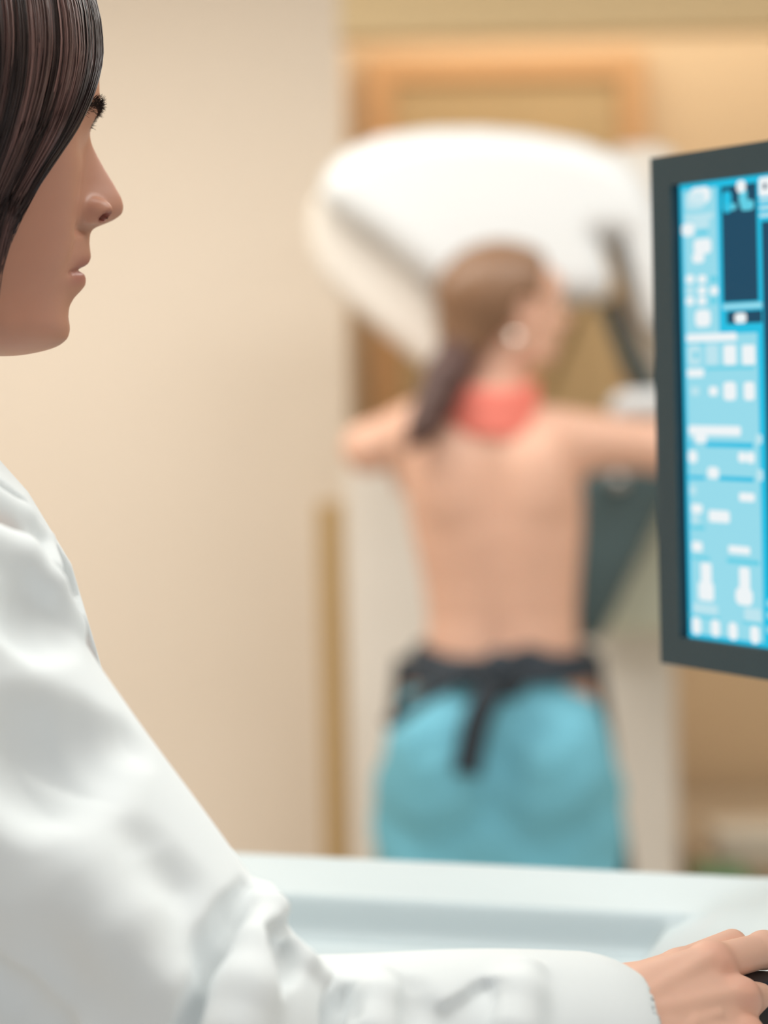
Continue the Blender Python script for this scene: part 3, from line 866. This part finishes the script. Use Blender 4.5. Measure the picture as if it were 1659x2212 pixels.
sw0 = m_wz(1467, 800)[0]; sz1 = m_wz(1470, 399)[1]; sz0 = m_wz(1480, 1376)[1]
mon = empty('computer_monitor', (*(MO + MU * .21 - MN * .07)[:2], ZE), 'dark grey monitor with a light blue imaging screen, cut by the right edge', 'monitor')
fm = MB()
fm.box(*mbox(0, MWID, sz1, MZ1, -.02, .004)); fm.box(*mbox(0, MWID, MZ0, sz0, -.02, .004))
fm.box(*mbox(0, sw0, sz0, sz1, -.02, .004)); fm.box(*mbox(MWID - sw0, MWID, sz0, sz1, -.02, .004))
fm.build('bezel', M_bezel, mon, False)
MB().box(*mbox(.002, MWID - .002, MZ0 + .002, MZ1 - .002, -.045, -.018, .01)).build('back_shell', M_bezel, mon, True)
MB().box(*mbox(.20, .30, ZE + .02, MZ0 + .08, -.075, -.045, .01)).build('stand', M_bezel, mon, True)
MB().box(*mbox(.19, .36, ZE + .002, ZE + .018, -.15, .0, .007)).build('base', M_bezel, mon, True)
def em(name, c, s=1.0): return mat(name, (0.004, 0.004, 0.004), .6, emit=srgb(*c), estr=s, noise=0, spec=0.1)
S_navy, S_cy, S_lt, S_lt2, S_wh, S_mid, S_edge = em('screen_navy', (24, 72, 98)), em('screen_cyan', (30, 190, 226)), em('screen_light', (150, 218, 234)), em('screen_pale', (188, 228, 238)), em('screen_white', (238, 244, 246)), em('screen_mid', (96, 206, 228)), em('screen_dark_edge', (14, 48, 76))
scr = MB().box(*mbox(sw0 - .004, MWID - sw0 + .004, sz0 - .004, sz1 + .004, -.006, -.002)).build('screen', S_edge, mon)
UIN = {'screen_navy': 'image_panel', 'screen_cyan': 'panel_background', 'screen_light': 'panel_background'}
def ui(m_, x0, y0, x1, y1, lvl, rnd=0.3):
    """rounded patch on the screen whose opposite corners appear at these places"""
    w0, za = m_wz(x0, y0); w1, zb = m_wz(x1, y1); zc_ = (m_wz(x0, (y0 + y1) / 2)[1] + m_wz(x1, (y0 + y1) / 2)[1]) / 2
    hz = abs(m_wz((x0 + x1) / 2, y0)[1] - m_wz((x0 + x1) / 2, y1)[1]) / 2
    hw = abs(w1 - w0) / 2
    b = min(hw, hz) * rnd
    c = MO + MU * (w0 + w1) / 2 + Z_ * zc_ + MN * (-.002 + .00012 * lvl)
    V = []
    for q, (sx, sy) in enumerate([(1, 1), (-1, 1), (-1, -1), (1, -1)]):
        for k in range(5):
            a = math.pi / 2 * (q + k / 4)
            V.append(c + MU * (sx * (hw - b) + b * math.cos(a)) + Z_ * (sy * (hz - b) + b * math.sin(a)))
    n = len(V); V2_ = [v - MN * .0001 for v in V]
    MB().add(V + V2_, [tuple(range(n)), tuple(range(2 * n - 1, n - 1, -1))] + [(k, (k + 1) % n, n + (k + 1) % n, n + k) for k in range(n)]).build('screen_icon', m_, scr)
def uirow(m_, cells, y0, y1, lvl, rnd=.4):
    for a, b in cells: ui(m_, a, y0, b, y1, lvl, rnd)
# overall panel (perspective handled by the real plane)
def uipoly(m_, w0, w1, z0, z1, lvl):
    c = MO + MU * (w0 + w1) / 2 + Z_ * (z0 + z1) / 2 + MN * (-.002 + .00012 * lvl)
    MB().box(c, ((w1 - w0) / 2, (z1 - z0) / 2, .00005), RM).build(UIN.get(m_.name, 'panel_background'), m_, scr)
wP0 = m_wz(1467, 600)[0]; wP1 = m_wz(1645, 1000)[0]; wI0 = m_wz(1557, 600)[0]; wI1 = m_wz(1632, 560)[0]; zI1 = m_wz(1590, 399)[1]; zI0 = m_wz(1590, 652)[1]
zJ1 = m_wz(1590, 672)[1]; zJ0 = m_wz(1590, 699)[1]
uipoly(S_cy, wP0, wP1, sz0, sz1, 1)
uipoly(S_lt, wP0 + .0035, wI0 - .0045, sz0 + .003, sz1 - .004, 2)
uipoly(S_lt, wI0 - .0045, wP1 - .0035, sz0 + .003, zJ0 - .006, 2)
uipoly(S_cy, wP1, MWID - sw0, sz0, sz1, 1)
uipoly(S_navy, m_wz(1647, 800)[0], MWID - sw0 - .006, sz0 + .032, m_wz(1650, 478)[1], 2)
uipoly(S_navy, wI0, wI1, zI0, zI1, 2)
uipoly(S_lt, wI0 - .001, wI1 + .003, m_wz(1590, 667)[1], m_wz(1590, 656)[1], 2)
uipoly(S_navy, wI0 + .003, wI1 + .003, zJ0, zJ1, 2)
ui(S_wh, 1582, 676, 1608, 698, 3, .8)
# breast thumbnails
ui(S_cy, 1556, 412, 1576, 460, 3, .9); ui(S_mid, 1560, 440, 1586, 454, 3, .9); ui(S_wh, 1586, 389, 1607, 416, 4, .9); ui(S_mid, 1591, 405, 1610, 445, 3, .9); ui(S_mid, 1595, 432, 1624, 454, 3, .9)
ui(S_wh, 1634, 382, 1665, 424, 3, .3); ui(S_navy, 1644, 396, 1652, 408, 4, .8)
for y in (432, 448, 464): ui(S_lt2, 1636, y - 4, 1665, y + 4, 3, .5)
# tool column
ui(S_wh, 1485, 404, 1530, 440, 3, .9); ui(S_lt2, 1476, 414, 1520, 452, 3, .9); ui(S_lt2, 1474, 462, 1536, 474, 3, .5); ui(S_wh, 1468, 482, 1496, 510, 3, .8); ui(S_lt2, 1492, 470, 1528, 494, 3, .6)
ui(S_wh, 1494, 516, 1532, 548, 3, .6); ui(S_wh, 1491, 546, 1517, 568, 3, .8)
ui(S_mid, 1500, 497, 1525, 506, 4, .5)
for r_, y in enumerate((603, 628, 650)):
    for c_, x in enumerate((1486, 1512, 1538)):
        if c_ == 2 and r_ in (0, 2): ui(S_mid, x - 8, y - 7, x + 6, y + 7, 3, .6)
        else: ui(S_wh if (r_, c_) != (1, 0) else S_lt2, x - 9, y - 9, x + 9, y + 9, 3, .7)
ui(S_wh, 1497, 669, 1531, 706, 3, .7)
ui(S_wh, 1478, 720, 1587, 738, 3, .6)
ui(S_mid, 1478, 740, 1519, 745, 3, .5)
for a, b, mm_ in ((1482, 1508, S_lt2), (1520, 1547, S_lt2), (1558, 1586, S_wh), (1598, 1627, S_wh)): ui(mm_, a, 745, b, 788, 3, .3)
ui(S_mid, 1494, 761, 1503, 774, 4, .3)
ui(S_wh, 1480, 797, 1516, 815, 3, .5); ui(S_mid, 1520, 792, 1625, 798, 3, .3)
for a, b, mm_, hh in ((1488, 1506, S_lt2, 9), (1527, 1546, S_wh, 10), (1558, 1586, S_wh, 20), (1602, 1626, S_wh, 20)): ui(mm_, a, 845 - hh, b, 845 + hh, 3, .5)
ui(S_wh, 1483, 920, 1596, 941, 3, .5); ui(S_wh, 1496, 938, 1523, 957, 4, .8)
ui(S_cy, 1484, 956, 1495, 964, 3, .2); ui(S_cy, 1520, 956, 1622, 967, 3, .2); ui(S_lt2, 1628, 938, 1642, 960, 3, .7)
ui(S_wh, 1482, 974, 1502, 1000, 3, .7); ui(S_wh, 1590, 977, 1608, 999, 3, .7); ui(S_wh, 1608, 977, 1626, 1001, 3, .7)
ui(S_cy, 1484, 1028, 1519, 1036, 3, .2); ui(S_cy, 1549, 1030, 1624, 1040, 3, .2); ui(S_wh, 1524, 1009, 1549, 1034, 4, .8); ui(S_lt2, 1630, 1014, 1644, 1040, 3, .7)
ui(S_lt2, 1484, 1049, 1500, 1069, 3, .6); ui(S_wh, 1592, 1065, 1626, 1084, 3, .6)
ui(S_wh, 1489, 1089, 1513, 1109, 3, .6); ui(S_lt2, 1490, 1110, 1506, 1132, 3, .6); ui(S_wh, 1526, 1103, 1572, 1129, 3, .5); ui(S_mid, 1488, 1136, 1518, 1144, 3, .3)
ui(S_wh, 1490, 1170, 1513, 1192, 3, .6); ui(S_wh, 1569, 1180, 1616, 1197, 3, .5); ui(S_mid, 1490, 1202, 1528, 1209, 3, .3); ui(S_mid, 1566, 1209, 1636, 1219, 3, .3)
ui(S_wh, 1509, 1216, 1533, 1260, 3, .3); ui(S_wh, 1504, 1258, 1538, 1298, 3, .4); ui(S_wh, 1592, 1226, 1616, 1275, 3, .4); ui(S_wh, 1584, 1270, 1622, 1308, 3, .8)
ui(S_lt2, 1493, 1305, 1546, 1326, 3, .4); ui(S_lt2, 1603, 1315, 1640, 1344, 3, .4)
for x, y in ((1500, 1352), (1541, 1357), (1579, 1364), (1626, 1372)): ui(S_wh, x - 10, y - 19, x + 10, y + 19, 3, .8)
ui(S_mid, 1484, 1330, 1550, 1336, 3, .3); ui(S_mid, 1600, 1343, 1642, 1350, 3, .3)
for y in (1305, 1330, 1362): ui(S_lt, 1652, y - 7, 1672, y + 7, 3, .3)

# ------------------------------------------------------------------ mouse under the hand
ms = WH + hdir * .104 + np.array([0, .018, 0])
mc = np.array([ms[0], ms[1], ZE])
RMs = np.stack([nrm(hdir * [1, 1, 0]), nrm(np.cross(Z_, hdir * np.array([1, 1, 0]))), Z_], 1)
mo = empty('computer_mouse', mc, 'black mouse under the hand at the lower right corner', 'mouse')
zt_ = .037
sdf_obj('shell', lambda p: np.maximum(ell(p, mc + Z_ * .004, (.056, .030, zt_), RMs), ZE + .001 - p[:, 2]), mc - .08, mc + .08, .003, M_black, mo, 1)
q = mc + RMs @ np.array([.030, 0, .030]); MB().cyl(q - RMs[:, 1] * .003, q + RMs[:, 1] * .003, .008).build('scroll_wheel', M_bezel, mo, True)

# ------------------------------------------------------------------ patient
PY = 4.0
pat = empty('person', (P(1080, 900, PY)[0], PY, 0), 'bare-backed person in blue jeans and coral neck collar facing the machine', 'person')
rows = [(850, 1062, 48, .050), (880, 1050, 80, .060), (905, 1035, 135, .075), (940, 1035, 165, .090), (1000, 1050, 188, .105), (1080, 1068, 190, .112), (1160, 1075, 182, .110),
        (1250, 1082, 168, .100), (1330, 1085, 160, .095), (1400, 1085, 166, .100), (1480, 1080, 200, .115), (1560, 1080, 225, .125)]
zr = [P(a[1], a[0], PY)[2] for a in rows]; xr = [P(a[1], a[0], PY)[0] for a in rows]; hr_ = [a[2] / FPX * PY for a in rows]; dr_ = [a[3] for a in rows]
def stk(p, zr, xr, hr_, dr_, yc=PY, pw=2.3):
    o = np.argsort(zr); zs = np.array(zr)[o]; z = p[:, 2]
    cx = np.interp(z, zs, np.array(xr)[o]); a = np.interp(z, zs, np.array(hr_)[o]); b = np.interp(z, zs, np.array(dr_)[o])
    d = ((np.abs((p[:, 0] - cx) / a) ** pw + np.abs((p[:, 1] - yc) / b) ** pw) ** (1 / pw) - 1) * np.minimum(a, b)
    return np.maximum(d * .8, np.maximum(z - zs[-1], zs[0] - z))
PT_ = math.radians(14); PD = np.array([math.cos(PT_), math.sin(PT_), 0]); PR = np.array([math.sin(PT_), -math.cos(PT_), 0])
PNOSE = P(1233, 694, PY + .03)
def ph(p): return to_head(p, PNOSE, PD, PR)
def fph(q): q = np.asarray(q, float); return PNOSE + q[..., 0:1] * PD + q[..., 1:2] * PR + q[..., 2:3] * Z_
RSh = P(1190, 945, PY); REl = P(1425, 965, PY + .03); RWr = P(1590, 925, PY + .20)
LSh = P(905, 925, PY); LEl = P(795, 968, PY + .03); LWr = P(860, 985, PY + .26)
def hframe(a, b, up):
    h = nrm(b - a); n = nrm(np.array(up) - (np.array(up) @ h) * h); return h, n
rh, rn = hframe(REl, RWr, (0, -.4, 1)); rr = np.cross(rn, rh)
lh, ln_ = hframe(LEl, LWr, (-.3, 0, 1)); lr = -np.cross(ln_, lh)
def pat_fn(p):
    d = head_sdf(ph(p)); 
    d = smin(d, cap(p, P(1065, 780, PY + .01), P(1058, 900, PY), .052, .062), .03)
    d = smin(d, stk(p, zr, xr, hr_, dr_), .03)
    d = smin(d, cap(p, RSh, REl, .056, .044), .045); d = smin(d, cap(p, REl, RWr, .044, .028), .02)
    d = smin(d, cap(p, LSh, LEl, .052, .042), .035); d = smin(d, cap(p, LEl, LWr, .042, .028), .02)
    # spine furrow and shoulder blades
    sp = P(1065, 1000, PY - .118), P(1080, 1200, PY - .126), P(1085, 1390, PY - .110)
    d = smax(d, -chain(p, list(sp), (.014, .020, .018), .01), .03)
    for x, y in ((975, 1040), (1165, 1030)):
        d = smin(d, ell(p, P(x, y, PY - .078), (.050, .030, .075)), .03)
    R1 = np.stack([p - RWr], 0)[0]; d = smin(d, hand_sdf(np.stack([R1 @ rh, R1 @ rr, R1 @ rn], 1), [(30, 40, 30)] * 4, False), .012)
    L1 = p - LWr; d = smin(d, hand_sdf(np.stack([L1 @ lh, L1 @ lr, L1 @ ln_], 1), [(30, 40, 30)] * 4, False), .012)
    return d
sdf_obj('body', pat_fn, (-.16, 3.75, .85), (.84, 4.42, 1.74), .0042, M_skin2, pat, 1, None, 1.5)
# patient's hair: cap, ponytail
def ph_fn(p):
    q = ph(p); qa = q.copy(); qa[:, 1] = np.abs(q[:, 1])
    d = ell(q, (-.132, 0, .046), (.122, .092, .102))
    d = smin(d, ell(q, (-.192, 0, -.035), (.055, .060, .064)), .03)
    fr_ = q[:, 0] + .085 - .35 * np.maximum(q[:, 2] - .03, 0) + np.maximum(.045 - q[:, 2], 0) * .9
    d = smax(d, fr_, .012)
    d = smax(d, -ell(qa, (-.108, .080, .010), (.024, .03, .034)), .008)
    return d + .0010 * np.sin(p[:, 0] * 420 + p[:, 2] * 120)
def tail_fn(p):
    d = chain(p, [P(985, 770, PY - .05), P(962, 815, PY - .085), P(940, 870, PY - .10), P(915, 920, PY - .115), P(880, 968, PY - .12)], (.036, .036, .032, .026, .008), .02)
    ang = p[:, 0] * 420 + p[:, 2] * 120
    return d + .0010 * np.sin(ang)
phair = sdf_obj('hair', ph_fn, (.0, 3.75, 1.28), (.36, 4.22, 1.74), .0038, M_hair2, pat, 1, None, 1.6)
sdf_obj('ponytail', tail_fn, (.0, 3.75, 1.25), (.24, 4.05, 1.55), .0038, mat('ponytail_shaded_hair', srgb(78, 54, 50), 0.4, noise=0.15, nscale=30), phair, 1, None, 1.6)  # same hair as the cap; its shade is put into a darker brown
# hair tie
hb = P(972, 795, PY - .07); MB().cyl(hb - .008 * nrm((1, 0, 2.2)), hb + .008 * nrm((1, 0, 2.2)), .034).build('hair_tie', M_black, phair, True)
# ear stud
es = fph(np.array([-.112, .092, -.022])); es = P(1112, 731, es[1])
sdf_obj('earring', lambda p: np.linalg.norm(p - es, axis=1) - .012, es - .015, es + .015, .002, M_pearl, pat, 0)
# neck collar
def col_fn(p):
    c = P(1052, 880, PY - .005)
    q = p - c; tl = q[:, 2] - .06 * q[:, 0]
    r = np.sqrt((q[:, 0] / .086) ** 2 + (q[:, 1] / .088) ** 2)
    wave = np.interp(q[:, 0], [-.085, -.04, .03, .06, .085], [-.018, .000, -.014, -.010, .0])
    rad = np.abs((r - 1.0 - .25 * (-tl) ) * .08) - .007
    return smax(rad, np.abs(tl - wave) - .042, .006) * .8
sdf_obj('neck_collar', col_fn, P(1052, 880, PY) - np.array([.13, .14, .09]), P(1052, 880, PY) + np.array([.13, .14, .09]), .0035, M_red, pat, 1)
# jeans
jr = [(1455, 1080, 182, .112), (1500, 1076, 205, .125), (1600, 1072, 240, .140), (1700, 1072, 255, .145), (1800, 1076, 262, .140), (1880, 1080, 268, .135)]
zj = [P(a[1], a[0], PY)[2] for a in jr]; xj = [P(a[1], a[0], PY)[0] for a in jr]; hj = [a[2] / FPX * PY for a in jr]; dj = [a[3] for a in jr]
hx = xj[-1]; zb = zj[-1]
def jean_fn(p):
    d = stk(p, zj, xj, hj, dj)
    for sg in (1, -1):
        d = smin(d, cap(p, (hx + .105 * sg, PY, zb + .12), (hx + .115 * sg, PY + .01, .45), .118, .085), .025)
        d = smin(d, cap(p, (hx + .115 * sg, PY + .01, .45), (hx + .12 * sg, PY, .05), .085, .075), .03)
        d = smin(d, ell(p, (hx + .095 * sg, PY - .062, P(1080, 1640, PY)[2]), (.105, .10, .12)), .03)
    d = smax(d, -cap(p, (hx - .005, PY - .165, zb + .25), (hx, PY - .15, zb - .3), .012, .02), .03)
    d = d + .0025 * np.sin(p[:, 2] * 60 + np.sin(p[:, 0] * 30) * 2) * np.clip((1.0 - p[:, 2]) * 3, 0, 1)
    return np.maximum(d, .02 - p[:, 2])
jeans = sdf_obj('jeans', jean_fn, (-.1, 3.7, .0), (.52, 4.3, 1.0), .007, M_jeans, pat, 1, None, 1.6)
for sx in (-.105, .105):
    c = np.array([hx + sx, PY - .30, P(1080, 1650, PY)[2]]); 
    for _ in range(60): c = c + np.array([0, 1, 0]) * float(jean_fn(c[None])[0]) * .9
    sdf_obj('pocket', lambda p: smax(np.abs(jean_fn(p) - .002) - .003, rbox(p, c, (.068, .06, .078), .01), .002), c - .1, c + .1, .004, M_jeans, jeans, 0)
for sg in (1, -1):
    o = np.array([hx + .12 * sg, PY + .045, .035])
    sdf_obj('shoe', lambda p: np.maximum(ell(p, o, (.048, .135, .05)), .004 - p[:, 2]), o - .16, o + .16, .007, M_black, pat, 0)
# dark apron: waist band, ties, front panel
def band_fn(p):
    zt1, zt0 = P(1080, 1402, PY)[2], P(1080, 1462, PY)[2]
    t = np.minimum(stk(p, zr, xr, hr_, dr_), stk(p, zj, xj, hj, dj))
    sh = np.abs(t - .007) - .007
    x = p[:, 0]; up = .018 * np.exp(-((x - P(1130, 1400, PY)[0]) / .035) ** 2) + .012 * np.exp(-((x - P(915, 1400, PY)[0]) / .03) ** 2)
    return smax(sh, np.maximum(p[:, 2] - zt1 - up, zt0 - p[:, 2]), .004)
sdf_obj('apron', band_fn, (.0, 3.8, .8), (.42, 4.2, 1.1), .004, M_apron, pat, 0)
apf = MB()
apx = P(1085, 1600, PY)[0]
Vv = []; 
for i in range(25):
    z = P(1080, 1430, PY)[2] - i / 24 * .62
    hwid = .19 + .075 * i / 24
    for j in range(25):
        s = -1 + 2 * j / 24
        Vv.append((apx + hwid * s, PY + .185 - .10 * abs(s) ** 3 - .004 * math.sin(j * 1.3), z))
Ff = [(i * 25 + j, i * 25 + j + 1, (i + 1) * 25 + j + 1, (i + 1) * 25 + j) for i in range(24) for j in range(24)]
ap = mk('apron_panel', Vv, Ff, M_apron, pat, True); md = ap.modifiers.new('s', 'SOLIDIFY'); md.thickness = .006
def strap(pts, wd, th=.005):
    pts = resample(np.array(pts), 24); b = MB(); V = []; F = []
    for i, c in enumerate(pts):
        t = nrm(pts[min(i + 1, 23)] - pts[max(i - 1, 0)]); s = nrm(np.cross(t, (0, 1, 0)))
        n = nrm(np.cross(s, t)); w_ = wd * (1.0)
        for (a, e) in ((1, 1), (-1, 1), (-1, -1), (1, -1)): V.append(c + s * w_ * a + n * th * e)
    for i in range(23):
        for k in range(4): F.append((i * 4 + k, i * 4 + (k + 1) % 4, (i + 1) * 4 + (k + 1) % 4, (i + 1) * 4 + k))
    F.append((3, 2, 1, 0)); F.append(tuple(23 * 4 + k for k in range(4)))
    mk('apron_tie', V, F, M_apron, pat, True)
yb = PY - .17
strap([P(1085, 1440, yb + .03), P(1055, 1500, yb), P(1030, 1560, yb - .005), P(1015, 1630, yb - .005), P(1008, 1672, yb - .005)], .024)
strap([P(1085, 1440, yb + .03), P(1010, 1455, yb), P(930, 1500, yb + .005), P(880, 1535, yb + .01), P(836, 1566, yb + .02)], .011)
sdf_obj('knot', lambda p: smin(ell(p, P(1080, 1445, yb + .015), (.034, .022, .036)), ell(p, P(1100, 1475, yb + .012), (.030, .016, .03)), .01) , P(1080, 1450, yb) - .08, P(1080, 1450, yb) + .08, .004, M_apron, pat, 0)

# small green box on the floor level counter beside the machine
t = empty('storage_box', (P(1530, 1880, 5.0)[0] , 5.02, 0), 'green box standing right of the machine, partly behind the console edge', 'box')
g = P(1520, 1868, 5.02); 
MB().box((g[0] + .03, 4.96, g[2] / 2 - .01), (.055, .09, g[2] / 2 - .01), bev=.01).build('body', M_leaf, t)
MB().box((g[0] + .03, 4.96, g[2] - .015), (.06, .095, .012), bev=.006).build('lid', M_leaf, t)
